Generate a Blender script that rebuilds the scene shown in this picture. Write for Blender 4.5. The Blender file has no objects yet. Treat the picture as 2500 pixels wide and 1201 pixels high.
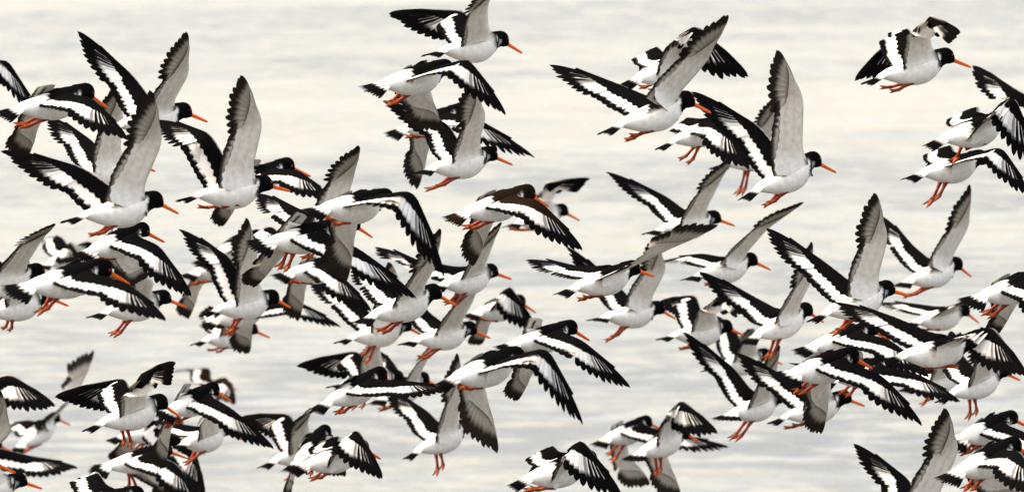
import bpy, math, random
from mathutils import Vector, Matrix

random.seed(7)
scene = bpy.context.scene
COL = scene.collection
R = math.radians

# ------------------------------------------------------------------ camera
CAM_H = 5.2
PITCH = R(-3.3)
FOCAL = 300.0
cam_data = bpy.data.cameras.new("camera")
cam = bpy.data.objects.new("camera", cam_data)
COL.objects.link(cam)
cam.location = (0, 0, CAM_H)
cam.rotation_euler = (math.pi / 2 + PITCH, 0, 0)
cam_data.sensor_width = 36
cam_data.lens = FOCAL
cam_data.clip_start = 0.5
cam_data.clip_end = 20000
cam_data.dof.use_dof = True
cam_data.dof.focus_distance = 28.8
cam_data.dof.aperture_fstop = 9.0
scene.camera = cam

# ------------------------------------------------------------------ sky, sun, exposure
SUN_EL, SUN_AZ = R(34), R(-88)       # azimuth from +Y towards +X: light from upper left
world = bpy.data.worlds.new("World")
scene.world = world
world.use_nodes = True
nt = world.node_tree
bg = nt.nodes["Background"]
sky = nt.nodes.new("ShaderNodeTexSky")
sky.sky_type = 'NISHITA'
sky.sun_disc = False
sky.sun_elevation = SUN_EL
sky.sun_rotation = SUN_AZ
sky.air_density = 1.0
sky.dust_density = 4.0
sky.ozone_density = 1.0
hs = nt.nodes.new("ShaderNodeHueSaturation")
hs.inputs["Saturation"].default_value = 1.3
veil = nt.nodes.new("ShaderNodeMix")
veil.data_type = 'RGBA'
veil.inputs[0].default_value = 0.34          # thin even cloud veil over the blue
veil.inputs[7].default_value = (9.0, 8.1, 6.8, 1)
nt.links.new(sky.outputs[0], hs.inputs["Color"])
nt.links.new(hs.outputs[0], veil.inputs[6])
nt.links.new(veil.outputs[2], bg.inputs["Color"])
bg.inputs["Strength"].default_value = 0.11

sun_data = bpy.data.lights.new("sun", 'SUN')
sun_data.energy = 1.5
sun_data.angle = R(12)
sun_data.color = (1.0, 0.92, 0.80)
sun = bpy.data.objects.new("sun", sun_data)
COL.objects.link(sun)
sdir = Vector((math.sin(SUN_AZ) * math.cos(SUN_EL), math.cos(SUN_AZ) * math.cos(SUN_EL), math.sin(SUN_EL)))
sun.rotation_euler = sdir.to_track_quat('Z', 'Y').to_euler()
sun.location = sdir * 60

scene.view_settings.view_transform = 'Standard'
scene.view_settings.look = 'None'
scene.view_settings.gamma = 1
scene.view_settings.use_curve_mapping = False
scene.view_settings.exposure = 1.63

# camera axes and the pixel -> point mapping of the 2500 x 1201 photograph
AX = Vector((1, 0, 0))
AU = Vector((0, -math.sin(PITCH), math.cos(PITCH)))
AF = Vector((0, math.cos(PITCH), math.sin(PITCH)))
PXM = 2500 * FOCAL / 36.0            # pixels per metre at 1 m
def at(px, py, depth):
    return Vector((0, 0, CAM_H)) + (AX * ((px - 1250) / PXM) + AU * ((600.5 - py) / PXM) + AF) * depth

# ------------------------------------------------------------------ materials
def mat(name):
    m = bpy.data.materials.new(name)
    m.use_nodes = True
    return m, m.node_tree, m.node_tree.nodes["Principled BSDF"]

def plumage_material():
    m, t, p = mat("plumage")
    a = t.nodes.new("ShaderNodeVertexColor"); a.layer_name = "Col"
    tc = t.nodes.new("ShaderNodeTexCoord")
    n = t.nodes.new("ShaderNodeTexNoise"); n.inputs["Scale"].default_value = 55; n.inputs["Detail"].default_value = 4
    t.links.new(tc.outputs["Object"], n.inputs["Vector"])
    mr = t.nodes.new("ShaderNodeMapRange")
    mr.inputs[1].default_value = 0.3; mr.inputs[2].default_value = 0.7
    mr.inputs[3].default_value = 0.86; mr.inputs[4].default_value = 1.08
    t.links.new(n.outputs[0], mr.inputs[0])
    mx = t.nodes.new("ShaderNodeMix"); mx.data_type = 'RGBA'; mx.blend_type = 'MULTIPLY'
    mx.inputs[0].default_value = 1
    t.links.new(a.outputs["Color"], mx.inputs[6])
    t.links.new(mr.outputs[0], mx.inputs[7])
    t.links.new(mx.outputs[2], p.inputs["Base Color"])
    p.inputs["Roughness"].default_value = 0.9
    p.inputs["Specular IOR Level"].default_value = 0.0
    b = t.nodes.new("ShaderNodeBump"); b.inputs["Strength"].default_value = 0.25; b.inputs["Distance"].default_value = 0.002
    n2 = t.nodes.new("ShaderNodeTexNoise"); n2.inputs["Scale"].default_value = 160
    t.links.new(tc.outputs["Object"], n2.inputs["Vector"])
    t.links.new(n2.outputs[0], b.inputs["Height"])
    t.links.new(b.outputs[0], p.inputs["Normal"])
    return m

def horn_material(name, c1, c2, rough, scale=60):
    m, t, p = mat(name)
    tc = t.nodes.new("ShaderNodeTexCoord")
    n = t.nodes.new("ShaderNodeTexNoise"); n.inputs["Scale"].default_value = scale
    t.links.new(tc.outputs["Object"], n.inputs["Vector"])
    r = t.nodes.new("ShaderNodeValToRGB")
    r.color_ramp.elements[0].color = (*c1, 1); r.color_ramp.elements[0].position = 0.35
    r.color_ramp.elements[1].color = (*c2, 1); r.color_ramp.elements[1].position = 0.65
    t.links.new(n.outputs[0], r.inputs[0])
    t.links.new(r.outputs[0], p.inputs["Base Color"])
    p.inputs["Roughness"].default_value = rough
    p.inputs["Specular IOR Level"].default_value = 0.2
    return m

M_PLUME = plumage_material()
M_BILL = horn_material("orange_bill", (0.74, 0.088, 0.002), (0.82, 0.135, 0.004), 0.45, 30)
M_LEG = horn_material("red_leg", (0.20, 0.024, 0.009), (0.29, 0.040, 0.010), 0.5)
M_FOOT = horn_material("orange_foot", (0.20, 0.034, 0.004), (0.30, 0.062, 0.007), 0.55)
M_EYE = horn_material("red_eye", (0.25, 0.006, 0.004), (0.34, 0.012, 0.006), 0.15)

def water_material():
    m, t, p = mat("estuary_water")
    tc = t.nodes.new("ShaderNodeTexCoord")
    def noise(sx, sy, scale, detail, rough, dist=0.0):
        mp = t.nodes.new("ShaderNodeMapping"); mp.inputs["Scale"].default_value = (sx, sy, 1)
        t.links.new(tc.outputs["Object"], mp.inputs["Vector"])
        n = t.nodes.new("ShaderNodeTexNoise"); n.inputs["Scale"].default_value = scale
        n.inputs["Detail"].default_value = detail; n.inputs["Roughness"].default_value = rough
        n.inputs["Distortion"].default_value = dist
        t.links.new(mp.outputs[0], n.inputs["Vector"])
        return n
    def rng(sock, a, b, c, d):
        r = t.nodes.new("ShaderNodeMapRange"); r.interpolation_type = 'SMOOTHSTEP'
        for i, v in enumerate((a, b, c, d)):
            r.inputs[i + 1].default_value = v
        t.links.new(sock, r.inputs[0])
        return r.outputs[0]
    def op(kind, a, b):
        q = t.nodes.new("ShaderNodeMath"); q.operation = kind
        for i, x in enumerate((a, b)):
            if isinstance(x, (int, float)):
                q.inputs[i].default_value = x
            else:
                t.links.new(x, q.inputs[i])
        return q.outputs[0]
    ripples = noise(0.55, 0.7, 2.6, 3, 0.6, 0.4).outputs[0]     # wind ripples about a hand wide
    swell = noise(0.5, 0.22, 0.8, 2, 0.5).outputs[0]            # long low swell
    lanes = noise(0.020, 0.045, 1.0, 4, 0.6, 0.3).outputs[0]     # slicks and cat's paws
    patches = noise(0.22, 0.24, 1.0, 3, 0.6, 0.5).outputs[0]
    ruffle = op('ADD', rng(lanes, 0.38, 0.62, 0.0, 0.65), rng(patches, 0.38, 0.64, 0.0, 0.45))
    ruffle = op('MULTIPLY', ruffle, rng(ripples, 0.36, 0.58, 0.1, 1.0))
    rough = rng(ruffle, 0.0, 0.8, ROUGH_LO, ROUGH_HI)
    b1 = t.nodes.new("ShaderNodeBump"); b1.inputs["Strength"].default_value = 1.0; b1.inputs["Distance"].default_value = 0.06
    t.links.new(ripples, b1.inputs["Height"])
    b2 = t.nodes.new("ShaderNodeBump"); b2.inputs["Strength"].default_value = 1.0; b2.inputs["Distance"].default_value = 0.22
    t.links.new(swell, b2.inputs["Height"])
    t.links.new(b1.outputs[0], b2.inputs["Normal"])
    t.links.new(b2.outputs[0], p.inputs["Normal"])
    t.links.new(rough, p.inputs["Roughness"])
    p.inputs["Base Color"].default_value = (0.080, 0.082, 0.080, 1)
    p.inputs["IOR"].default_value = 1.33
    return m
ROUGH_LO, ROUGH_HI = 0.04, 0.275
M_WATER = water_material()

# ------------------------------------------------------------------ water sheet
def water():
    xs = [-6000, -600, -120, -40, 40, 120, 600, 6000]
    ys = [-400, -50, 0, 40, 80, 140, 220, 320, 600, 1500, 12000]
    v = [(x, y, 0) for y in ys for x in xs]
    n = len(xs)
    f = [(j * n + i, j * n + i + 1, (j + 1) * n + i + 1, (j + 1) * n + i) for j in range(len(ys) - 1) for i in range(n - 1)]
    me = bpy.data.meshes.new("water"); me.from_pydata(v, [], f)
    me.materials.append(M_WATER)
    o = bpy.data.objects.new("water", me); COL.objects.link(o)
    o["kind"] = "structure"
    o["label"] = "pale rippled estuary water behind the flock"
    return o
water()

# ------------------------------------------------------------------ bird geometry
BLACK = (0.0045, 0.0042, 0.0045)
WHITE = (0.87, 0.835, 0.775)
UNDER = (0.80, 0.735, 0.64)       # underwing coverts
GREY = (0.42, 0.37, 0.31)        # underside of flight feathers
DARK = (0.030, 0.023, 0.018)      # dark tips seen from below
BROWN = (0.014, 0.008, 0.005)     # worn brown-black plumage

def make_mesh(name, verts, faces, cols=None, material=None, smooth=True):
    me = bpy.data.meshes.new(name)
    me.from_pydata([tuple(v) for v in verts], [], faces)
    if cols is not None:
        a = me.color_attributes.new("Col", 'FLOAT_COLOR', 'POINT')
        a.data.foreach_set("color", [c for q in cols for c in (q[0], q[1], q[2], 1.0)])
    me.materials.append(material or M_PLUME)
    if smooth:
        me.polygons.foreach_set("use_smooth", [True] * len(me.polygons))
    return me

def part(name, me, parent, mw=None):
    o = bpy.data.objects.new(name, me)
    COL.objects.link(o)
    o.parent = parent
    if mw is not None:
        o.matrix_basis = mw
    return o

def mixc(a, b, t):
    t = max(0.0, min(1.0, t))
    return tuple(a[i] + (b[i] - a[i]) * t for i in range(3))

def smooth(e0, e1, x):
    t = max(0.0, min(1.0, (x - e0) / (e1 - e0)))
    return t * t * (3 - 2 * t)

# flight feathers: unit length along +X, unit width along Y, thin closed blade, upper side +Z
def feather_mesh(kind, lvl):
    NS, NW = 17, 7
    rnd = random.Random(hash((kind == 'p', lvl)) & 255)
    verts, cols, faces = [], [], []
    for side in (0, 1):
        for i in range(NS):
            u = i / (NS - 1)
            if kind == 'p':
                w = 0.5 * min(1, 0.5 + 1.4 * u) * (1 - 0.14 * u) * math.sqrt(max(0.0, 1 - max(0, (u - 0.68) / 0.32) ** 2.1))
            else:
                w = 0.5 * min(1, 0.7 + 1.5 * u) * math.sqrt(max(0.0, 1 - max(0, (u - 0.86) / 0.14) ** 2.4))
            w = max(w, 0.012)
            for k in range(NW):
                s = -1 + 2 * k / (NW - 1)
                z = (0.0006 if side == 0 else -0.0006) + 0.0012 * (1 - s * s) - 0.010 * u * u
                if i == NS - 1 or abs(s) == 1:
                    z = 0.0012 * (1 - s * s) - 0.010 * u * u
                verts.append((u, s * w, z))
                if kind == 'p':
                    if side == 0:
                        # black with a white lens on the exposed vane, longer on the inner primaries
                        end = 0.64 - 0.06 * lvl
                        beg = 0.44 * lvl - 0.04
                        lens = smooth(beg - 0.06, beg + 0.02, u) * (1 - smooth(end - 0.03, end + 0.03, u))
                        thin = smooth(0.22, 0.55, lvl)          # the bar breaks into shaft streaks on the outer hand
                        lens *= 1 - thin * (1 - smooth(0.30, 0.02, s) * (1 - smooth(0.45, 0.80, -s)))
                        c = mixc(BLACK, WHITE, lens * (1 - smooth(0.72, 0.95, lvl)))
                    else:
                        g = mixc(GREY, UNDER, smooth(0.20, 0.36, u) * (1 - smooth(0.50, 0.62, u)) * 0.85 * (1 - 0.8 * lvl) * smooth(-0.7, 0.0, s))
                        c = mixc(g, DARK, smooth(0.58, 0.74, u))
                elif kind == 's':
                    if side == 0:
                        c = mixc(WHITE, BLACK, smooth(0.80 - 0.14 * lvl, 0.85 - 0.14 * lvl, u + 0.04 * s))
                    else:
                        c = mixc(mixc(UNDER, GREY, 0.25 + 0.5 * u), DARK, smooth(0.74 - 0.08 * lvl, 0.92 - 0.08 * lvl, u))
                else:
                    c = BLACK if side == 0 else mixc(UNDER, DARK, smooth(0.5, 0.9, u))
                cols.append(c)
    o = NS * NW
    for i in range(NS - 1):
        for k in range(NW - 1):
            a = i * NW + k
            faces.append((a, a + NW, a + NW + 1, a + 1))
            faces.append((o + a, o + a + 1, o + a + NW + 1, o + a + NW))
    return make_mesh("feather_" + kind, verts, faces, cols)

F_P = [feather_mesh('p', i / 9) for i in range(10)]
F_S = [feather_mesh('s', i / 4) for i in range(5)]
F_T = feather_mesh('t', 0)

def loft(rings, cap=True):
    n = len(rings[0])
    verts = [p for r in rings for p in r]
    faces = []
    for i in range(len(rings) - 1):
        for k in range(n):
            a, b = i * n + k, i * n + (k + 1) % n
            faces.append((a, b, b + n, a + n))
    if cap:
        faces.append(tuple(range(n - 1, -1, -1)))
        faces.append(tuple(range((len(rings) - 1) * n, len(rings) * n)))
    return verts, faces

def catmull(pts, n):
    out = []
    m = len(pts)
    for i in range(m - 1):
        p0, p1, p2, p3 = pts[max(0, i - 1)], pts[i], pts[i + 1], pts[min(m - 1, i + 2)]
        for j in range(n):
            t = j / n
            out.append(tuple(0.5 * (2 * b + (c - a) * t + (2 * a - 5 * b + 4 * c - d) * t * t + (3 * b - a - 3 * c + d) * t ** 3)
                             for a, b, c, d in zip(p0, p1, p2, p3)))
    out.append(tuple(pts[-1]))
    return out

BODY = [  # x, z centre, half width, half height   (x runs from tail root to neck)
    (-0.140, 0.000, 0.010, 0.004), (-0.122, -0.001, 0.021, 0.012), (-0.096, -0.005, 0.031, 0.024), (-0.060, -0.012, 0.040, 0.036),
    (-0.020, -0.016, 0.049, 0.047), (0.020, -0.016, 0.052, 0.051), (0.052, -0.012, 0.048, 0.047), (0.078, -0.005, 0.037, 0.038),
    (0.096, 0.001, 0.0285, 0.031)]
HEAD = [  # distance along the bill axis from the head centre, lift, half width, half height
    (-0.010, 0.0005, 0.0258, 0.0290), (0.004, 0.0015, 0.0250, 0.0275), (0.017, 0.0010, 0.0215, 0.0225),
    (0.027, -0.0015, 0.0150, 0.0150), (0.034, -0.0035, 0.0080, 0.0085)]
TH = 0.325
TX = -0.205          # tail tip and head centre on the body's x axis
HX = 0.120

def body_mesh(bdir, collar, brown):
    """torso, neck and head as one skin, body frame, bill along bdir"""
    H = Vector((HX, 0, 0))
    up_h = (Vector((0, 0, 1)) - bdir * bdir.z).normalized()
    side_h = up_h.cross(bdir).normalized()
    X, Y, Z = Vector((1, 0, 0)), Vector((0, 1, 0)), Vector((0, 0, 1))
    st = []
    for (x, z, w, h) in catmull(BODY, 4):
        st.append((Vector((x, 0, z)), Y, Z, w, h, x))
    for (d, l, w, h) in catmull(HEAD, 3):
        t = smooth(-0.02, 0.008, d)
        base = Vector((HX + d, 0, l)).lerp(H + bdir * d + up_h * l, t)
        st.append((base, Y.lerp(side_h, t).normalized(), Z.lerp(up_h, t).normalized(), w, h, HX + d))
    N = 28
    rings, cols = [], []
    rnd = random.Random(3)
    for (c, sy, sz, w, h, x) in st:
        ring = []
        for k in range(N):
            a = 2 * math.pi * k / N
            ca, sa = math.cos(a), math.sin(a)      # a = 90 deg is the back
            wobble = 1 + 0.012 * math.sin(9 * a + x * 300)
            # flatter back, rounder belly
            zz = sa * h * (0.90 if sa > 0 and x < 0.08 else 1.0)
            ring.append(c + sy * (ca * w * wobble) + sz * zz)
            edge = 0.080 + 0.010 * sa + 0.004 * math.sin(5 * a + 1.0) + rnd.uniform(-0.002, 0.002)
            back = smooth(0.50, 0.66, sa + rnd.uniform(-0.05, 0.05)) if x > -0.022 - 0.012 * abs(ca) * 2 + rnd.uniform(-0.004, 0.004) else 0.0
            blk = max(back, smooth(edge - 0.002, edge + 0.003, x))
            col = mixc(WHITE, BROWN if brown else BLACK, blk)
            if collar and 0.088 < x < 0.108 and sa < 0.35:
                q = 1 - abs(x - (0.098 + 0.012 * sa)) / 0.0045
                if q > 0 and abs(ca) > 0.45 and -0.8 < sa < 0.2:
                    col = mixc(col, (0.60, 0.64, 0.66), q * 0.9)
            cols.append(col)
        rings.append(ring)
    v, f = loft(rings)
    return make_mesh("body", v, f, cols)

def tube(pts, rad, n=8, flat=1.0, sidev=None):
    rings = []
    for i, p in enumerate(pts):
        d = (pts[min(i + 1, len(pts) - 1)] - pts[max(i - 1, 0)]).normalized()
        s = sidev if sidev is not None else Vector((0.13, 0.9, 0.2))
        a = (s - d * s.dot(d)).normalized()
        b = d.cross(a)
        rings.append([p + a * (math.cos(2 * math.pi * k / n) * rad[i] * flat) + b * (math.sin(2 * math.pi * k / n) * rad[i]) for k in range(n)])
    return loft(rings)

def bill_mesh(length):
    """straight stout bill along +X, deep and narrow, blunt tip, with the gape line as a groove"""
    st = [(-0.006, 0.0068, 0.0086), (0.0, 0.0066, 0.0084), (0.012, 0.0052, 0.0068), (0.03, 0.0042, 0.0060), (0.05, 0.0034, 0.0054),
          (0.068, 0.0024, 0.0046), (0.078, 0.0016, 0.0034), (0.081, 0.0007, 0.0014)]
    rings = []
    for x, w, h in st:
        r = []
        for k in range(12):
            a = 2 * math.pi * k / 12
            groove = 0.82 if k in (0, 6) else 1.0
            r.append(Vector((x * length / 0.081, math.cos(a) * w * groove, math.sin(a) * h - 0.0009 * (x / 0.08) ** 2)))
        rings.append(r)
    v, f = loft(rings)
    return make_mesh("bill", v, f, None, M_BILL)
ME_BILL = bill_mesh(0.081)

def eye_mesh():
    verts, faces = [], []
    rings = []
    for i in range(5):
        a = math.pi / 2 * i / 4
        r = 0.0043 * math.cos(a) + 0.0003
        rings.append([Vector((math.cos(2 * math.pi * k / 10) * r, math.sin(2 * math.pi * k / 10) * r, 0.0030 * math.sin(a))) for k in range(10)])
    v, f = loft(rings)
    return make_mesh("eye", v, f, None, M_EYE)
ME_EYE = eye_mesh()

def tail_mesh(fan, droop, brown):
    """twelve overlapping tail feathers as one serrated fan; white base, black end band"""
    NF, SUB, NR = 12, 4, 9
    root = Vector((-0.108, 0, 0.000))
    L = -0.108 - TX
    verts, cols, faces = [], [], []
    na = NF * SUB + 1
    rnd = random.Random(int(fan * 100))
    jag = [rnd.uniform(-0.04, 0.03) for _ in range(NF)]
    blk = BROWN if brown else BLACK
    for side in (0, 1):
        for i in range(na):
            fi = min(NF - 1, i // SUB)
            t = (i - fi * SUB) / SUB
            s = -1 + 2 * i / (na - 1)
            ang = s * fan
            tip = (1 - 0.16 * (2 * t - 1) ** 2 if i < na - 1 else 0.84) + jag[fi]
            tip *= 1 - 0.10 * abs(s)
            for r in range(NR):
                u = r / (NR - 1)
                rr = 0.004 + u * (L * tip - 0.004)
                y = math.sin(ang) * rr + s * 0.022 * (1 - 0.2 * u)
                x = -math.cos(ang) * rr
                zst = 0.0016 * (t - 0.5) * u * (1 if s < 0 else -1)
                z = -droop * rr - 0.012 * s * s * u + zst + (0.0012 if side == 0 else -0.0012) * (1 - u)
                verts.append(root + Vector((x, y, z)))
                band = 0.32 + 0.05 * math.sin(fi * 2.3) + (0.07 * abs(2 * t - 1))
                c = mixc(WHITE, blk, smooth(band - 0.03, band + 0.05, u))
                if side == 1:
                    c = mixc(WHITE, DARK, smooth(0.36, 0.50, u))
                cols.append(c)
    o = na * NR
    for i in range(na - 1):
        for r in range(NR - 1):
            a = i * NR + r
            faces.append((a, a + NR, a + NR + 1, a + 1))
            faces.append((o + a, o + a + 1, o + a + NR + 1, o + a + NR))
    return make_mesh("tail", verts, faces, cols)

def rot_between(a, b):
    return a.rotation_difference(b).to_matrix()

LA, LH = 0.170, 0.240
def wing(parent, side, S0, W, E, back, twist, htwist, brown, spread, hand_chord=None):
    """side -1 right, +1 left; S0 shoulder, W wrist, E wing tip, all in the body frame.
    A covered fore-wing skin plus ten primaries, nine secondaries and two tertials."""
    sa = (W - S0); la = sa.length; sa.normalize()
    sh = (E - W); lh = sh.length; sh.normalize()
    ca = back - sa * back.dot(sa)
    if ca.length < 0.2:
        ca = ca + Vector((0, 0, -0.3)) - sa * Vector((0, 0, -0.3)).dot(sa)
    ca.normalize()
    ca = Matrix.Rotation(twist, 3, sa) @ ca
    ch = rot_between(sa, sh) @ ca
    ch = (ch - sh * ch.dot(sh)).normalized()
    ch = Matrix.Rotation(htwist, 3, sh) @ ch
    if hand_chord is not None:
        ch = (hand_chord - sh * hand_chord.dot(sh)).normalized()
    top_a = (sa.cross(ca) * side).normalized()
    top_h = (sh.cross(ch) * side).normalized()
    k = max(0.85, min(1.25, (la + lh) / (LA + LH)))

    # leading-edge curve with a smooth wrist
    def spine(p):              # p in metres from the shoulder
        if p <= la:
            q = S0 + sa * p
        else:
            q = W + sh * (p - la)
        b = 0.035 * k
        if abs(p - la) < b:
            t = (p - la + b) / (2 * b)
            q = (W - sa * b) * (1 - t) ** 2 + W * 2 * t * (1 - t) + (W + sh * b) * t * t
        return q
    def frame(p):
        t = smooth(la - 0.05 * k, la + 0.05 * k, p)
        c = ca.lerp(ch, t).normalized(); n = top_a.lerp(top_h, t).normalized()
        c = (c - n * c.dot(n)).normalized()
        return c, n

    blk = BROWN if brown else BLACK
    # ---- covert skin: upper sheet, rounded leading edge, lower sheet (open behind, where the quills enter)
    span_end = la + 0.62 * lh
    NP = 30
    NT, NB = 8, 9
    verts, cols, faces = [], [], []
    for i in range(NP):
        t = i / (NP - 1)
        p = -0.030 + t * (span_end + 0.030)
        c, n = frame(p)
        o = spine(max(p, 0.0))
        if p < 0:
            o = S0 + (Vector((S0.x - 0.003, side * 0.0445, -0.024)) - S0).normalized() * (-p * 1.3)
        f_h = smooth(la * 0.8, span_end, p)
        wt = (0.050 + 0.012 * math.exp(-((p - la * 0.15) / 0.05) ** 2)) * (1 - f_h) + 0.008 * f_h
        wb = 0.080 * (1 - f_h) + 0.007 * f_h
        root = smooth(0.085 * k, -0.01, p)
        wt += 0.010 * root; wb += 0.022 * root
        wt *= k; wb *= k
        wt *= 1 + 0.07 * (1 if i % 2 else -1) * (1 - f_h * 0.6)
        wb *= 1 + 0.03 * (1 if i % 2 else -1)
        th = (0.0105 * (1 - 0.75 * smooth(0, span_end, p))) * k
        prof = []
        for j in range(NT):
            q = 1 - j / (NT - 1)
            prof.append((q * wt, 0.0022 + th * math.sqrt(max(0, q)) * (1 - q) * 2.2 if q > 0 else 0.0, 'T', q))
        for j in range(1, NB):
            q = j / (NB - 1)
            prof.append((q * wb, -0.0030 - 0.006 * q * q - 0.5 * th * math.sqrt(q) * (1 - q) * 2.0, 'B', q))
        for (qq, zz, lay, q) in prof:
            fwd = (-0.008 * k * math.exp(-(qq / 0.012) ** 2) * (1 - f_h)) - 0.030 * root * root * (1 - qq / 0.15)
            if p < 0:
                zz *= 1 + p / 0.030
            verts.append(o + c * (qq + fwd) + n * zz)
            if lay == 'T':
                cols.append(mixc(UNDER, blk, 0.15 + 0.85 * f_h) if q == 0 and p > 0.02 else blk)
            else:
                edge = 0.10 + 0.06 * f_h
                cc = mixc(UNDER, GREY, 0.15 + 0.55 * f_h)
                scale = 1 - 0.13 * (int(q * (NB - 1) + 0.5) % 3 == 0 and q > 0.2) * (1 - 0.5 * (i % 2)) - 0.05 * ((i * 7 + int(q * 8) * 5) % 4) / 3
                cc = tuple(x * scale for x in cc)
                cc = mixc(cc, WHITE, smooth(0.05, 0.0, p))
                if q < edge and p > 0.03:
                    cc = mixc(blk, cc, (q / edge) * (1 - 0.6 * f_h) + 0.75 * (1 - f_h))
                cols.append(cc)
    M = NT + NB - 1
    for i in range(NP - 1):
        for j in range(M - 1):
            a = i * M + j
            fc = (a, a + 1, a + M + 1, a + M)
            faces.append(fc if side < 0 else fc[::-1])
    # flip so that normals point out
    me = make_mesh("wing", verts, faces, cols)
    wo = part("wing", me, parent)

    # ---- feathers
    def place(me, base, d, n, L, Wd, off, roll, nm):
        d = d.normalized()
        n = (n - d * n.dot(d)).normalized()
        y = n.cross(d)
        if roll:
            Rm = Matrix.Rotation(roll, 3, d); n = Rm @ n; y = Rm @ y
        b = base + n * off
        # inner vane (towards the body) is +Y of the blade
        inner = -sh
        sgn = 1 if y.dot(inner) > 0 else -1
        mtx = Matrix(((d.x * L, y.x * Wd * sgn, n.x, b.x), (d.y * L, y.y * Wd * sgn, n.y, b.y), (d.z * L, y.z * Wd * sgn, n.z, b.z), (0, 0, 0, 1)))
        part(nm, me, wo, mtx)
    rnd = random.Random(int(abs(W.x * 7919 + E.z * 104729) * 1000) & 0xffff)
    phi0 = R(72)
    def pdir(u):
        phi = R(5) + (phi0 - R(5)) * (1 - u) ** 1.45 * spread
        return sh * math.cos(phi) + ch * math.sin(phi)
    sharp = smooth(0.55, 0.0, pdir(0).dot(ca))        # strongly bent wrist: the feathers round the joint fold away
    for i in range(10):
        u = i / 9
        base = spine(la + lh * (0.01 + 0.30 * u)) + ch * (0.016 * k * (1 - 0.7 * u))
        L = (0.112 * (1 - u) + 0.0 * u) * k + u * 0.69 * lh
        L = 0.104 * k * (1 - u) + 0.69 * lh * u + 0.012 * k * math.sin(math.pi * u)
        L *= rnd.uniform(0.96, 1.03)
        if i < 3:
            L *= 1 - 0.45 * sharp
        place(F_P[i], base, pdir(u) + ch * rnd.uniform(-0.02, 0.02), top_h, L, 0.0345 * k * (1 - 0.24 * u), 0.0006 * (4.5 - i) * 0.5, R(5) * side, "primary_feather")
    p1 = pdir(0)
    for j in range(11):
        t = j / 10
        p = la * (-0.06 + 1.04 * t)
        c, n = frame(p)
        d0 = (ca - sa * 0.10).normalized()
        d = d0.lerp(p1, smooth(0.45, 1.25, t) * max(0.0, min(1.0, d0.dot(p1) * 1.3)))
        d = d.normalized()
        L = (0.080 + 0.012 * math.sin(math.pi * min(1, t + 0.1))) * k * rnd.uniform(0.97, 1.02)
        if j > 7:
            L *= 1 - 0.4 * sharp
        base = spine(p) + c * 0.020 * k
        lvl = 0 if j < 2 else min(4, int((t - 0.15) * 5.8))
        place(F_S[lvl], base, d, n, L, 0.034 * k, 0.0005 * (5 - j) * 0.5, R(4) * side, "secondary_feather")
    for j in range(2):
        p = la * (0.02 + 0.07 * j)
        c, n = frame(p)
        d = (ca - sa * (0.34 - 0.1 * j)).normalized()
        place(F_T, spine(p) + c * 0.022 * k, d, n, 0.050 * k, 0.026 * k, 0.003 + 0.001 * j, R(4) * side, "tertial_feather")
    return wo

def leg(parent, hip, toe, side, rnd):
    v = toe - hip
    L = v.length
    d = v.normalized()
    kn = hip + d * (L * 0.60) + Vector((0.006, 0, 0.0)) + Vector((0, 0, -0.003))
    inner = hip - d * 0.012
    pts = [inner, hip + d * L * 0.12, hip.lerp(kn, 0.5), kn + d * 0.002]
    vv, ff = tube(pts, [0.0095, 0.0080, 0.0054, 0.0062], 8)
    lo = part("leg", make_mesh("leg", vv, ff, None, M_LEG), parent)
    # foot: three webbed-at-the-base toes, half closed, one skin
    f = (toe - kn); fl = f.length; f.normalize()
    s = Vector((0, 1, 0)); s = (s - f * s.dot(f)).normalized(); n = f.cross(s)
    verts, faces = [], []
    prof = []
    NA, NR = 13, 6
    spread = rnd.uniform(0.22, 0.42)
    for lay in (1, -1):
        for i in range(NA):
            a = -1 + 2 * i / (NA - 1)
            toe_f = abs(math.cos(a * math.pi))            # 1 on a toe, 0 between toes
            Lr = fl * (0.45 + 0.55 * toe_f) * (1 - 0.10 * abs(a))
            for r in range(NR):
                u = r / (NR - 1)
                rr = u * Lr
                th = (0.0052 - 0.0028 * u) * (0.5 + 0.5 * toe_f) * (1 if u < 1 else 0.2)
                verts.append(kn + f * (rr - 0.002) + s * (math.sin(a * spread) * rr + a * 0.0062 * (1 - 0.4 * u)) + n * (lay * th - 0.010 * u * u * a * a))
    o = NA * NR
    for i in range(NA - 1):
        for r in range(NR - 1):
            a = i * NR + r
            faces.append((a, a + 1, a + NR + 1, a + NR)); faces.append((o + a, o + a + NR, o + a + NR + 1, o + a + 1))
    for i in range(NA - 1):
        faces.append((i * NR + NR - 1, o + i * NR + NR - 1, o + (i + 1) * NR + NR - 1, (i + 1) * NR + NR - 1))
        faces.append((i * NR, (i + 1) * NR, o + (i + 1) * NR, o + i * NR))
    for e in (0, NA - 1):
        for r in range(NR - 1):
            faces.append((e * NR + r, o + e * NR + r, o + e * NR + r + 1, e * NR + r + 1))
    part("foot", make_mesh("foot", verts, faces, None, M_FOOT), lo)

DEPTH_REF = 28.8
S_REF = PXM / DEPTH_REF
GROUP = "oystercatchers taking off in one flock"

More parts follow.
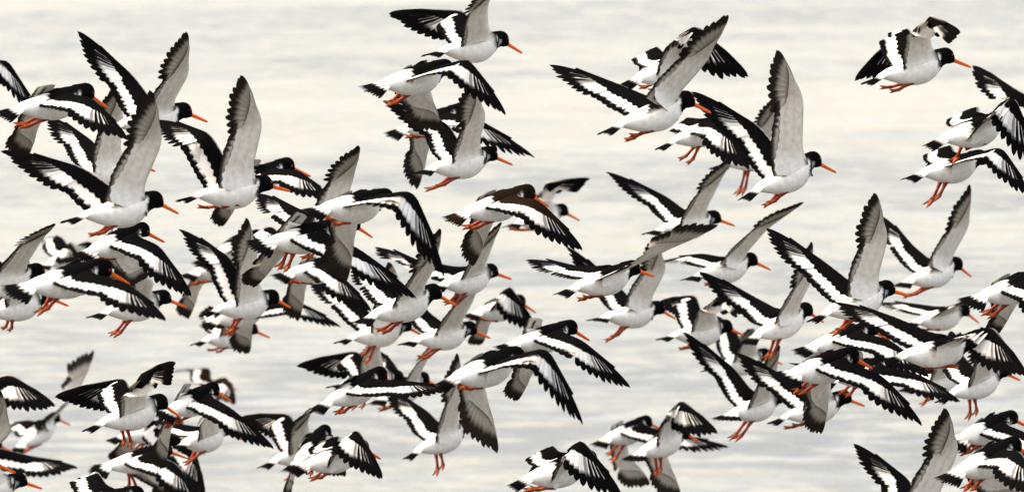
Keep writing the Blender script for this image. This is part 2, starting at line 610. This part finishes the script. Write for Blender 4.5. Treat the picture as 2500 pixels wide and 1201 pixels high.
def bird(label, S, H, B, T, near, far, feet=None, roll=0.0, yaw=1, fan=0.50, droop=0.06, collar=0, brown=0,
         nt=0, ft=0, nh=0, fh=0, nd=(1, 1), fd=(1, 1), sp=None, nsp=None, fsp=None, nc=None, fc=None, nac=None, fac=None):
    """S pixels per metre (sets the distance); H head centre, B bill tip, T tail tip; near / far = (wrist, wing tip) in photo pixels.
    The bird's real lengths turn every pair of photo points into a 3-D limb."""
    depth = PXM / S
    def flat(a, b):
        return Vector(((b[0] - a[0]) / S, -(b[1] - a[1]) / S))
    v = flat(T, H)
    L = v.length
    scale = 1.0
    if L >= TH * 0.985:
        scale = L / (TH * 0.985)
    dz = math.sqrt(max(0.0, (TH * scale) ** 2 - L * L)) * yaw
    fwd = (AX * v.x + AU * v.y + AF * dz).normalized()
    up = Vector((0, 0, 1)); up = (up - fwd * up.dot(fwd)).normalized()
    left = up.cross(fwd)
    rm = Matrix.Rotation(R(roll), 3, fwd)
    up, left = rm @ up, rm @ left
    mid = ((T[0] + H[0]) / 2, (T[1] + H[1]) / 2)
    pm = at(mid[0], mid[1], depth)
    org = pm - fwd * ((TX + HX) / 2 * scale)
    M = Matrix(((fwd.x, left.x, up.x, org.x), (fwd.y, left.y, up.y, org.y), (fwd.z, left.z, up.z, org.z), (0, 0, 0, 1)))
    root = bpy.data.objects.new("oystercatcher", None)
    COL.objects.link(root)
    root.empty_display_size = 0.05
    root.matrix_world = M
    root["label"] = label; root["category"] = "bird"; root["group"] = GROUP
    Mi = M.inverted(); Ri = Mi.to_3x3()
    k = scale
    def cam_dir(c):
        return (Ri @ (AX * c[0] - AU * c[1] + AF * (c[2] if len(c) > 2 else 0.0))).normalized()
    def P(x, y, z): return M @ Vector((x * k, y * k, z * k))
    # bill direction
    b = flat(H, B)
    bl = 0.112 * k
    bz = math.sqrt(max(0.0, bl * bl - b.length_squared)) * yaw
    bz = max(-0.55 * bl, min(0.55 * bl, bz))
    bw = (AX * b.x + AU * b.y + AF * bz).normalized()
    bd = (Ri @ bw).normalized()
    rnd = random.Random(int(H[0] * 31 + H[1]))
    bm = body_mesh(bd, collar, brown)
    kmat = Matrix.Scale(k, 4)
    part("body", bm, root, kmat)
    uph = (Vector((0, 0, 1)) - bd * bd.z).normalized(); sdh = uph.cross(bd)
    def hm(o, ax, ay, az):
        return Matrix(((ax.x, ay.x, az.x, o.x), (ax.y, ay.y, az.y, o.y), (ax.z, ay.z, az.z, o.z), (0, 0, 0, 1)))
    Hc = Vector((HX, 0, 0))
    part("bill", ME_BILL, root, kmat @ hm(Hc + bd * 0.030 - uph * 0.003, bd, sdh, uph))
    for s in (-1, 1):
        nrm = (sdh * s * 0.96 + bd * 0.22 + uph * 0.1).normalized()
        ax = (bd - nrm * bd.dot(nrm)).normalized()
        part("eye", ME_EYE, root, kmat @ hm(Hc + bd * 0.011 + uph * 0.008 + sdh * (s * 0.0212), ax, nrm.cross(ax), nrm))
    part("tail", tail_mesh(fan, droop, brown), root, kmat)
    # wings
    for side, pts, tw, tw2, dsg, hc, ac in ((-1, near, nt, nh, nd, nc, nac), (1, far, ft, fh, fd, fc, fac)):
        S0w = P(0.040, side * 0.036, 0.016)
        rel = S0w - Vector((0, 0, CAM_H))
        d0 = rel.dot(AF)
        s0 = (1250 + rel.dot(AX) / d0 * PXM, 600.5 - rel.dot(AU) / d0 * PXM)
        out = left * side
        spv = (nsp if side < 0 else fsp) or sp
        if spv is None:
            spv = 0.92 if side < 0 else (0.66 if pts[1][1] < s0[1] else 0.9)
        sg = 1 if out.dot(AF) > 0 else -1
        def lift(pa, da, pb, Lb, sgn):
            f = Vector(((pb[0] - pa[0]) * da / PXM, -(pb[1] - pa[1]) * da / PXM))
            z = math.sqrt(max(0.0, Lb * Lb - f.length_squared)) * sg * sgn
            return at(pb[0], pb[1], da + z), da + z
        Wp, dW = lift(s0, d0, pts[0], LA * k, dsg[0])
        Ep, dE = lift(pts[0], dW, pts[1], LH * k, dsg[1])
        wing(root, side, Mi @ S0w, Mi @ Wp, Mi @ Ep, Vector((-1, 0, 0)) if ac is None else cam_dir(ac), R(tw) * side, R(tw2) * side, brown, spv,
             None if hc is None else cam_dir(hc))
    # legs
    if feet is None:
        feet = [None, None]
    if len(feet) == 1:
        feet = [feet[0], None]
    for side, ft_ in ((1, feet[0]), (-1, feet[1])):
        hip = Vector((-0.040, side * 0.017, -0.050)) * k
        hw = M @ hip
        if ft_ is None:
            toe = hip + Vector((-0.055, 0.004 * side, -0.030)) * k
        else:
            rel = hw - Vector((0, 0, CAM_H)); d0 = rel.dot(AF)
            toe = Mi @ at(ft_[0], ft_[1], d0)
            v = toe - hip
            if v.length > 0.122 * k:
                toe = hip + v.normalized() * 0.122 * k
            elif v.length < 0.05 * k:
                toe = hip + v.normalized() * 0.05 * k
        leg(root, hip, toe, side, rnd)
    return root

# ------------------------------------------------------------------ the flock
b = bird
# ---- left, upper
b("bird cut by the left edge at top left, wing swept down showing the black back", 760, (207,224),(255,257),(-8,280), ((225,243),(321,330)), ((95,300),(72,378)), [(30,312),(42,315)], roll=16)
b("bird at the far top left corner, only its drooping dark wing in frame", 640, (-15,190),(28,215),(-190,240), ((14,146),(112,290)), ((-60,230),(-90,300)), roll=10)
b("bird half hidden behind the raised wing of its left neighbour, orange foot dangling below", 690, (322,392),(368,412),(131,446), ((298,285),(277,207)), ((222,345),(125,272)), [(198,482),(205,480)])
b("bird with both wings high at top left, longest wing above its black head", 715, (446,270),(499,292),(243,316), ((457,182),(463,66)), ((322,187),(199,67)))
b("left bird with red legs hanging, one wing straight up and one stretched back left", 775, (375,488),(424,514),(152,537), ((392,345),(379,212)), ((200,412),(10,350)), [(214,580),(233,576)], fan=0.3)
b("bird with pointed pale wing straight up, its red foot tucked under the white belly", 745, (643,448),(700,462),(433,485), ((637,300),(596,171)), ((510,328),(390,280)), [(478,507),(585,494)], fan=0.22)
b("black backed bird seen just behind the head of the bird with the pointed wing", 650, (699,402),(759,429),(515,470), ((728,418),(820,480)), ((590,480),(548,546)), roll=14)
b("bird mostly hidden, grey wing raised behind the big downstroke bird left of centre", 690, (860,545),(902,573),(660,602), ((858,440),(886,348)), ((720,508),(638,462)))
b("big bird left of centre in full downstroke, long fingered black wing hanging down right", 800, (938,482),(983,508),(742,518), ((1008,470),(1102,672)), ((868,548),(852,678)), [(804,533),(817,547)], roll=16)
b("black tailed bird flying below the big downstroke bird, one orange leg dangling", 740, (812,556),(855,590),(610,603), ((872,608),(1030,718)), ((676,640),(632,692)), [(676,662),(690,668)], roll=22, fan=0.75)
# ---- top centre
b("topmost centre bird, one wing cut by the top edge, the other bent back left", 690, (1223,95),(1273,124),(1035,133), ((1186,18),(1225,-60)), ((1130,28),(945,20)), collar=1, fc=(0,1))
b("top centre bird with broad fanned black and white wing drooping to the right", 765, (1085,165),(1130,192),(888,220), ((1143,148),(1247,273)), ((1046,222),(1080,308)), [(940,262),(950,258)], roll=18)
b("white bellied bird in upper centre, wings up in a V, orange legs trailing below", 680, (1195,376),(1251,399),(1007,422), ((1183,283),(1150,185)), ((1090,303),(940,232)), [(1035,470),(1062,460)], collar=1, fan=0.7)
b("bird behind the V winged one in upper centre, grey wing hanging under its orange feet", 640, (1122,270),(1168,292),(940,330), ((1150,285),(1310,371)), ((1050,345),(1022,458)), [(985,338),(1000,335)], roll=14)
# ---- top right of centre
b("bird with broad wing raised to the upper right, white striped wing stretched left", 770, (1676,243),(1735,270),(1461,323), ((1722,150),(1790,28)), ((1505,207),(1347,143)), [(1523,348),(1533,335)], fan=0.3)
b("bird behind a raised wing at upper right, arched wing and two orange feet hanging", 690, (1688,140),(1733,165),(1512,210), ((1693,60),(1839,181)), ((1600,115),(1545,170)), [(1557,218),(1582,227)], roll=14, fan=0.2, nc=(-0.6,0.8), fc=(0.7,0.7), nac=(-0.8,0.5,-0.35))
b("bird with both orange legs straight down, wing partly behind the tall winged bird", 660, (1785,290),(1828,308),(1598,361), ((1766,302),(1842,405)), ((1672,290),(1642,350)), [(1656,395),(1677,406)], fan=0.2, fc=(0.7,0.5))
b("tall winged bird upper right, narrow pale wing straight up, white cheek mark and orange bill", 725, (1987,390),(2044,417),(1803,484), ((1957,238),(1900,108)), ((1850,310),(1697,210)), [(1862,510),(1872,502)], collar=1, fan=0.2)
b("bird behind the tall winged one, only fanned black tail and orange legs showing", 600, (1905,360),(1950,385),(1727,412), ((1895,300),(1893,230)), ((1855,330),(1790,262)), [(1795,487),(1810,482)], fan=1.0)
# ---- top right corner
b("lone bird in the open at top right, wing bent forward over its back", 730, (2311,137),(2377,161),(2100,201), ((2268,38),(2336,68)), ((2213,65),(2077,187)), [(2145,218),(2170,228)], fan=0.25, nc=(0.2,1), fc=(0.66,0.74), nsp=0.6)
b("bird at the upper right edge with arched black wing over a pale belly", 745, (2455,288),(2500,312),(2252,356), ((2473,235),(2560,420)), ((2385,262),(2313,322)), [(2323,403),(2408,343)], fan=0.15, fc=(0.6,0.75), roll=16, nac=(-0.8,0.5,-0.35))
b("bird off the right edge whose pointed wing reaches in above the arched wing bird", 640, (2655,275),(2700,300),(2470,335), ((2640,180),(2680,60)), ((2482,224),(2381,150)))
b("bird at right edge below the arched wing bird, fingered wing drooping, orange feet together", 690, (2395,385),(2440,410),(2203,435), ((2445,362),(2530,480)), ((2318,355),(2247,408)), [(2260,510),(2278,495)], roll=6, fan=0.3, fc=(0.5,0.8))
# ---- centre
b("bird right of centre with wing stretched left and pale wing raised behind a black tail", 620, (1744,531),(1794,548),(1570,568), ((1748,458),(1797,372)), ((1626,482),(1484,409)), [(1630,580),(1646,574)], collar=1)
b("small bird in the middle, bent wing flicked up right, orange feet tucked back", 560, (1372,513),(1416,536),(1233,552), ((1330,447),(1431,431)), ((1294,449),(1138,500)), [(1237,560),(1250,562)], nc=(0.1,0.7,0.6), fc=(0.2,1), nsp=0.6)
b("brown backed bird in the middle, long striped wing sloping down to the right", 730, (1287,470),(1333,497),(1084,536), ((1315,492),(1437,604)), ((1205,535),(1162,642)), [(1125,562),(1142,562)], roll=14, brown=1)
b("white collared bird below the brown backed one, head just clear of a hanging grey wing", 650, (1198,662),(1242,677),(1045,704), ((1200,600),(1230,530)), ((1025,640),(925,592)), [(1083,747),(1102,751)], collar=1)
b("bird just below centre left, bright orange bill touching another's leg, pale wing raised", 720, (1058,713),(1111,742),(860,787), ((1062,648),(1082,545)), ((945,690),(882,622)), [(916,812),(930,818)], fan=0.7)
b("collared bird under the one with the touching bill, narrow wing stretched up left behind it", 610, (988,794),(1023,813),(819,832), ((976,695),(953,630)), ((860,732),(762,668)), [(881,872),(890,892)], collar=1, fan=0.3)
b("collared bird below centre with a broad grey wing raised behind the bird above", 615, (1147,802),(1195,823),(974,838), ((1152,735),(1188,650)), ((1050,768),(1000,705)), [(1017,876),(1027,881)], collar=1, fan=0.6)
b("small bird at centre with arched black wing curving over, seen past a pale raised wing", 560, (1268,735),(1306,760),(1133,772), ((1244,699),(1325,808)), ((1195,790),(1180,832)), [(1140,780),(1160,778)], roll=8)
# ---- bottom centre
b("big bird bottom centre in downstroke, long wing with separated black fingers to lower right", 805, (1258,868),(1306,890),(1063,940), ((1335,852),(1438,1030)), ((1176,932),(1222,1096)), [(1115,952),(1143,948)], roll=18, fan=0.15)
b("black backed bird behind the bottom centre bird, sickle wing sloping to the right", 680, (1392,800),(1435,826),(1212,852), ((1422,834),(1550,935)), ((1305,900),(1268,970)), roll=16)
b("bird with dark wing reaching forward right and spread fingers of the other wing at left", 700, (1545,655),(1592,670),(1356,716), ((1592,626),(1755,553)), ((1405,652),(1294,622)), [(1407,736),(1419,728)], roll=6, fan=0.3, nc=(-0.3,-0.6,-0.75))
b("white bird below the forward reaching wing, broad pale wing up and black edged tail", 610, (1607,752),(1645,773),(1435,779), ((1624,655),(1600,570)), ((1508,700),(1390,590)), [(1476,838),(1490,828)], fan=0.85)
b("bird right of centre with split tail feathers, grey wing raised to the upper right", 620, (1834,634),(1883,656),(1666,681), ((1868,562),(1968,487)), ((1715,622),(1625,628)), [(1717,697),(1728,703)], fan=0.6)
b("bird with square black wing arm behind it and pale arm bent up, right of centre", 600, (1773,797),(1812,814),(1603,824), ((1752,722),(1830,712)), ((1696,720),(1600,730)), [(1655,855),(1665,852)], fan=0.35, nc=(0,1), fc=(0.1,1))
b("bird with tall grey wing, its bill hidden behind another bird's black tail", 640, (1969,756),(2010,782),(1804,838), ((1980,682),(1985,580)), ((1850,732),(1712,650)), [(1865,885),(1875,882)], fan=0.6)
b("large bird at right with very broad raised wing and orange leg hanging straight down", 740, (2167,705),(2218,718),(1968,780), ((2164,580),(2140,458)), ((2012,642),(1878,543)), [(2028,825),(2040,812)], collar=1, fan=0.15)
b("bird right of the broad winged one, slim wings raised, feet by the neighbour's bill", 610, (2337,644),(2372,670),(2178,698), ((2363,552),(2373,443)), ((2228,602),(2164,520)), [(2202,730),(2212,726)], fan=0.65)
b("bird low in the right hand crowd, wing edge on behind a black fanned tail", 580, (2355,757),(2393,785),(2200,792), ((2345,742),(2445,702)), ((2240,745),(2152,730)), [(2255,805),(2265,803)], fan=0.5)
b("bird leaving by the right edge with black fanned tail and bent orange legs", 720, (2545,672),(2592,695),(2344,741), ((2545,705),(2620,800)), ((2482,742),(2440,808)), [(2392,773),(2408,780)], roll=14, fan=0.8)
b("bird at right with level body, narrow bright wing edge lifted and thick orange bill", 765, (2370,837),(2425,868),(2148,876), ((2420,798),(2512,905)), ((2192,780),(2045,725)), [(2330,880),(2345,890)], roll=8, fan=0.2, nc=(-0.76,0.65))
b("white bellied bird at lower right edge with two orange feet hanging straight down", 640, (2448,906),(2490,924),(2280,978), ((2424,858),(2402,785)), ((2350,872),(2332,800)), [(2364,1029),(2382,1018)], fan=0.15)
b("bird behind the one with hanging feet at lower right, only belly, tail and legs visible", 590, (2350,908),(2390,930),(2188,952), ((2332,860),(2350,800)), ((2275,895),(2290,840)), [(2247,994),(2266,976)], fan=0.5)
b("black bird under the level one at right, bill just showing, white wing stripe below", 660, (2170,884),(2215,908),(1990,935), ((2240,915),(2356,972)), ((2080,910),(1925,876)), roll=12)
b("big black backed bird lower right, spread primaries pointing down right, red orange bill", 760, (2080,869),(2129,895),(1889,925), ((2150,917),(2266,1029)), ((2025,950),(2012,1046)), [(1935,962),(1948,964)], roll=18, fan=0.9, collar=1)
b("bird under the big black backed one, head at its wing, black tail to the left", 640, (2062,970),(2110,988),(1870,1030), ((2035,920),(2050,850)), ((1925,928),(1806,850)), [(1910,1048),(1930,1040)], fan=0.4)
b("bird with spread black tail fan and V wings left of the big black backed bird", 620, (1901,971),(1932,983),(1745,1022), ((1893,912),(1908,830)), ((1792,902),(1674,800)), [(1778,1078),(1792,1081)], fan=1.1)
b("small pale bird half hidden between raised wings right of centre, black wing patch", 560, (1868,866),(1912,888),(1713,903), ((1852,818),(1832,792)), ((1797,812),(1762,765)), [(1790,905),(1800,903)])
b("striped winged bird among the right hand crowd, white wing band under the crossing wing", 680, (2128,802),(2172,826),(1935,859), ((2172,832),(2282,912)), ((2095,838),(2112,884)), [(2003,862),(2015,860)], roll=14, fan=0.5)
# ---- lower right corner
b("black backed bird at bottom right edge with white neck mark and broad black tail", 660, (2471,1020),(2518,1042),(2303,1084), ((2508,1060),(2580,1130)), ((2440,1070),(2450,1110)), [(2341,1115),(2348,1110)], roll=20, fan=0.8, collar=1)
b("lowest right corner bird, white streaked wing drooping over pinkish red legs", 780, (2478,1088),(2528,1112),(2291,1171), ((2490,1105),(2550,1200)), ((2440,1150),(2500,1215)), [(2349,1202),(2365,1200)], roll=12, fan=0.5)
b("bird rising from the bottom edge at right, blurred broad wing and long pointed wing only", 735, (2308,1243),(2356,1266),(2105,1290), ((2337,1098),(2312,984)), ((2218,1172),(2090,1068)))
b("wing tip fingers of a bird poking up from the bottom edge at right", 700, (2275,1330),(2320,1352),(2075,1375), ((2268,1240),(2240,1148)), ((2160,1290),(2060,1230)))
b("bird at bottom right of centre with arched fingered wing and red feet at the edge", 740, (1438,1120),(1480,1145),(1239,1183), ((1417,1073),(1532,1202)), ((1346,1088),(1275,1162)), [(1272,1202),(1290,1196)], fan=0.15, fc=(0.7,0.6), roll=16, nac=(-0.8,0.5,-0.35))
b("bird low centre right, wing held edge on across the neighbour's breast", 560, (1578,1030),(1618,1048),(1447,1085), ((1640,1060),(1785,1080)), ((1530,1110),(1590,1172)), [(1479,1115),(1490,1132)], roll=6)
b("bird at bottom right of centre with wing curled up over its head, long red legs", 600, (1670,1052),(1701,1073),(1525,1122), ((1660,975),(1758,1046)), ((1625,1112),(1668,1212)), [(1601,1167),(1609,1160)], fan=0.9, nc=(-0.6,0.8))
# ---- bottom, centre left
b("bird at low centre with pale wing straight up and two feet hanging, tail slim", 610, (1136,1039),(1168,1059),(984,1116), ((1129,962),(1120,852)), ((1042,1005),(953,942)), [(1066,1165),(1080,1150)], fan=0.15)
b("bird gliding with wing held flat forward, below centre, grey wing down behind its tail", 680, (926,914),(972,943),(759,1001), ((988,932),(1108,942)), ((805,978),(730,1018)), [(815,1014),(825,1012)], roll=8, fan=0.35)
b("bird behind the flat winged one, square black wing arm and blurred hand to the left", 600, (969,921),(1005,948),(801,940), ((922,852),(962,800)), ((870,857),(721,881)), [(857,1004),(881,1001)], fc=(0.2,1))
b("bird behind the flat winged one's outer wing, dark head and grey wing up right", 580, (1032,924),(1074,945),(905,985), ((1047,868),(1108,790)), ((965,895),(935,850)), [(921,1006),(930,1000)])
b("bird low left of centre with long black wing bent back, legs hanging straight", 600, (790,1078),(832,1098),(632,1137), ((748,1040),(762,985)), ((705,1010),(580,1008)), [(698,1180),(725,1160)], fan=0.3, fc=(0,1))
b("black backed bird flying away, low left of centre, short orange bill turned right", 640, (790,1055),(818,1080),(712,1150), ((815,1085),(850,1150)), ((725,1130),(707,1205)), roll=4)
b("bird low left of centre in front of its neighbours, fingered wing arched over grey flank", 660, (882,1092),(922,1116),(703,1148), ((870,1048),(947,1160)), ((828,1066),(800,1102)), [(754,1176),(770,1170)], fan=0.3, roll=16, nac=(-0.8,0.5,-0.35))
# ---- lower left
b("bird at bottom left corner with black head, white cheek mark and orange bill", 660, (45,1173),(93,1190),(-150,1215), ((-30,1080),(-60,980)), ((-60,1120),(-180,1080)), collar=1)
b("bird off the left edge low down, orange bill tip and tall grey wing showing", 700, (-22,1127),(31,1151),(-240,1180), ((24,1058),(6,935)), ((-110,1060),(-240,1000)))
b("bird off the left edge whose thin drooping wing ends above the small left bird", 620, (-32,945),(8,968),(-225,1000), ((22,914),(141,981)), ((-90,1000),(-110,1060)), roll=8)
b("small distant bird at lower left, wing flicked up, black tail over the water", 500, (131,1020),(162,1034),(28,1105), ((182,968),(237,860)), ((72,1027),(15,1032)), [(30,1118),(40,1112)], nc=(-0.9,-0.4))
b("large bird at lower left with wing arms bent, orange feet below, white flank", 710, (388,982),(431,1013),(204,1046), ((343,913),(416,876)), ((301,923),(128,955)), [(301,1092),(319,1095)], fan=0.15, nc=(0.5,0.85), fc=(0.15,1), nsp=0.6)
b("black backed bird low at left, sloping striped wing, seen from behind its neighbour", 645, (516,951),(558,977),(388,1018), ((560,996),(678,1084)), ((418,1040),(402,1135)), [(399,1047),(420,1037)], roll=20)
b("bird under the sloping striped wing at lower left, orange bill and pinkish legs", 630, (541,1050),(584,1070),(425,1090), ((520,1000),(545,945)), ((442,1038),(432,980)), [(448,1138),(456,1128)], fan=0.2)
b("smallest distant brown bird above the lower left group, thin curved wings", 450, (545,935),(572,950),(462,962), ((564,932),(581,982)), ((512,900),(422,904)), [(460,958),(470,957)], brown=1)
b("bird at bottom edge left, wide black saw edged tail, bill behind a grey wing", 612, (402,1097),(456,1118),(215,1150), ((428,1132),(502,1228)), ((420,1150),(440,1195)), [(312,1200),(333,1200)], roll=16, fan=1.0)
b("bird hidden in the lower left group, black tail and dark wing pointing down", 575, (430,1032),(470,1052),(257,1073), ((474,1095),(510,1208)), ((332,1082),(302,1122)), roll=6)
b("bird at the bottom edge left, pale flank below the saw edged tail", 740, (330,1208),(375,1228),(130,1238), ((352,1220),(425,1290)), ((235,1152),(170,1196)), [(200,1262),(212,1262)], fan=0.3, fc=(0.6,0.7))
# ---- left middle
b("largest black backed bird at left, white rump, long striped wing sloping right", 835, (247,654),(313,692),(14,714), ((306,692),(422,772)), ((232,662),(300,696)), [(88,775),(97,765)], roll=20, fan=0.75)
b("bird at left edge with broad grey wing raised right, head behind the large bird's tail", 690, (88,662),(132,690),(-112,722), ((98,588),(145,535)), ((-40,610),(-160,560)))
b("bird under the large left bird, only orange bill, belly and feet visible", 660, (110,722),(158,743),(-75,775), ((72,655),(62,590)), ((0,690),(-110,650)), [(5,806),(22,810)])
b("black backed bird with sloping wing above the large left bird, bill behind red legs", 690, (343,561),(396,588),(187,629), ((387,602),(480,718)), ((335,625),(362,662)), [(240,634),(249,634)], roll=18, fan=0.4)
b("bird under the long sloping wing at left, orange legs straight down, spiky tail", 655, (397,726),(451,748),(215,771), ((372,688),(285,632)), ((320,692),(272,652)), [(266,823),(275,827)], fan=0.5)
b("small bird in the gap at left between the grey wing and black backs", 520, (212,605),(250,622),(92,655), ((172,592),(196,628)), ((150,582),(132,572)))
b("bird left of centre whose legs bend under it, mostly behind a pointed dark wing", 580, (585,636),(624,655),(443,675), ((575,650),(612,700)), ((488,702),(466,770)), [(460,697),(478,690)], roll=10)
b("black backed bird left of centre behind a narrow pale raised wing", 600, (625,577),(662,597),(475,648), ((662,553),(720,612)), ((560,600),(540,640)), roll=14)
b("bird left of centre with narrow pale wing up and dark wing stretched up left", 640, (663,725),(699,745),(488,765), ((626,632),(606,520)), ((562,632),(449,549)), [(546,822),(553,818)], fan=0.15)
b("lowest bird of the left centre cluster, bill tip past a hanging grey wing", 560, (612,803),(654,822),(469,837), ((590,765),(600,720)), ((545,780),(520,740)), [(503,857),(525,862)], fan=0.2)
b("bird hidden in the left centre cluster, thin striped wing trailing to the right", 577, (650,742),(690,762),(488,796), ((722,736),(843,791)), ((614,790),(612,856)), roll=8)
b("bird below the black tailed one, striped wing and grey wing hanging", 620, (830,640),(872,660),(668,676), ((818,660),(918,753)), ((746,692),(735,774)), [(685,690),(705,687)], roll=16)
b("bird off the left edge whose curved dark wing reaches in low over the water", 560, (-14,1082),(31,1106),(-165,1125), ((82,1116),(195,1130)), ((-60,1110),(-80,1160)), roll=8)
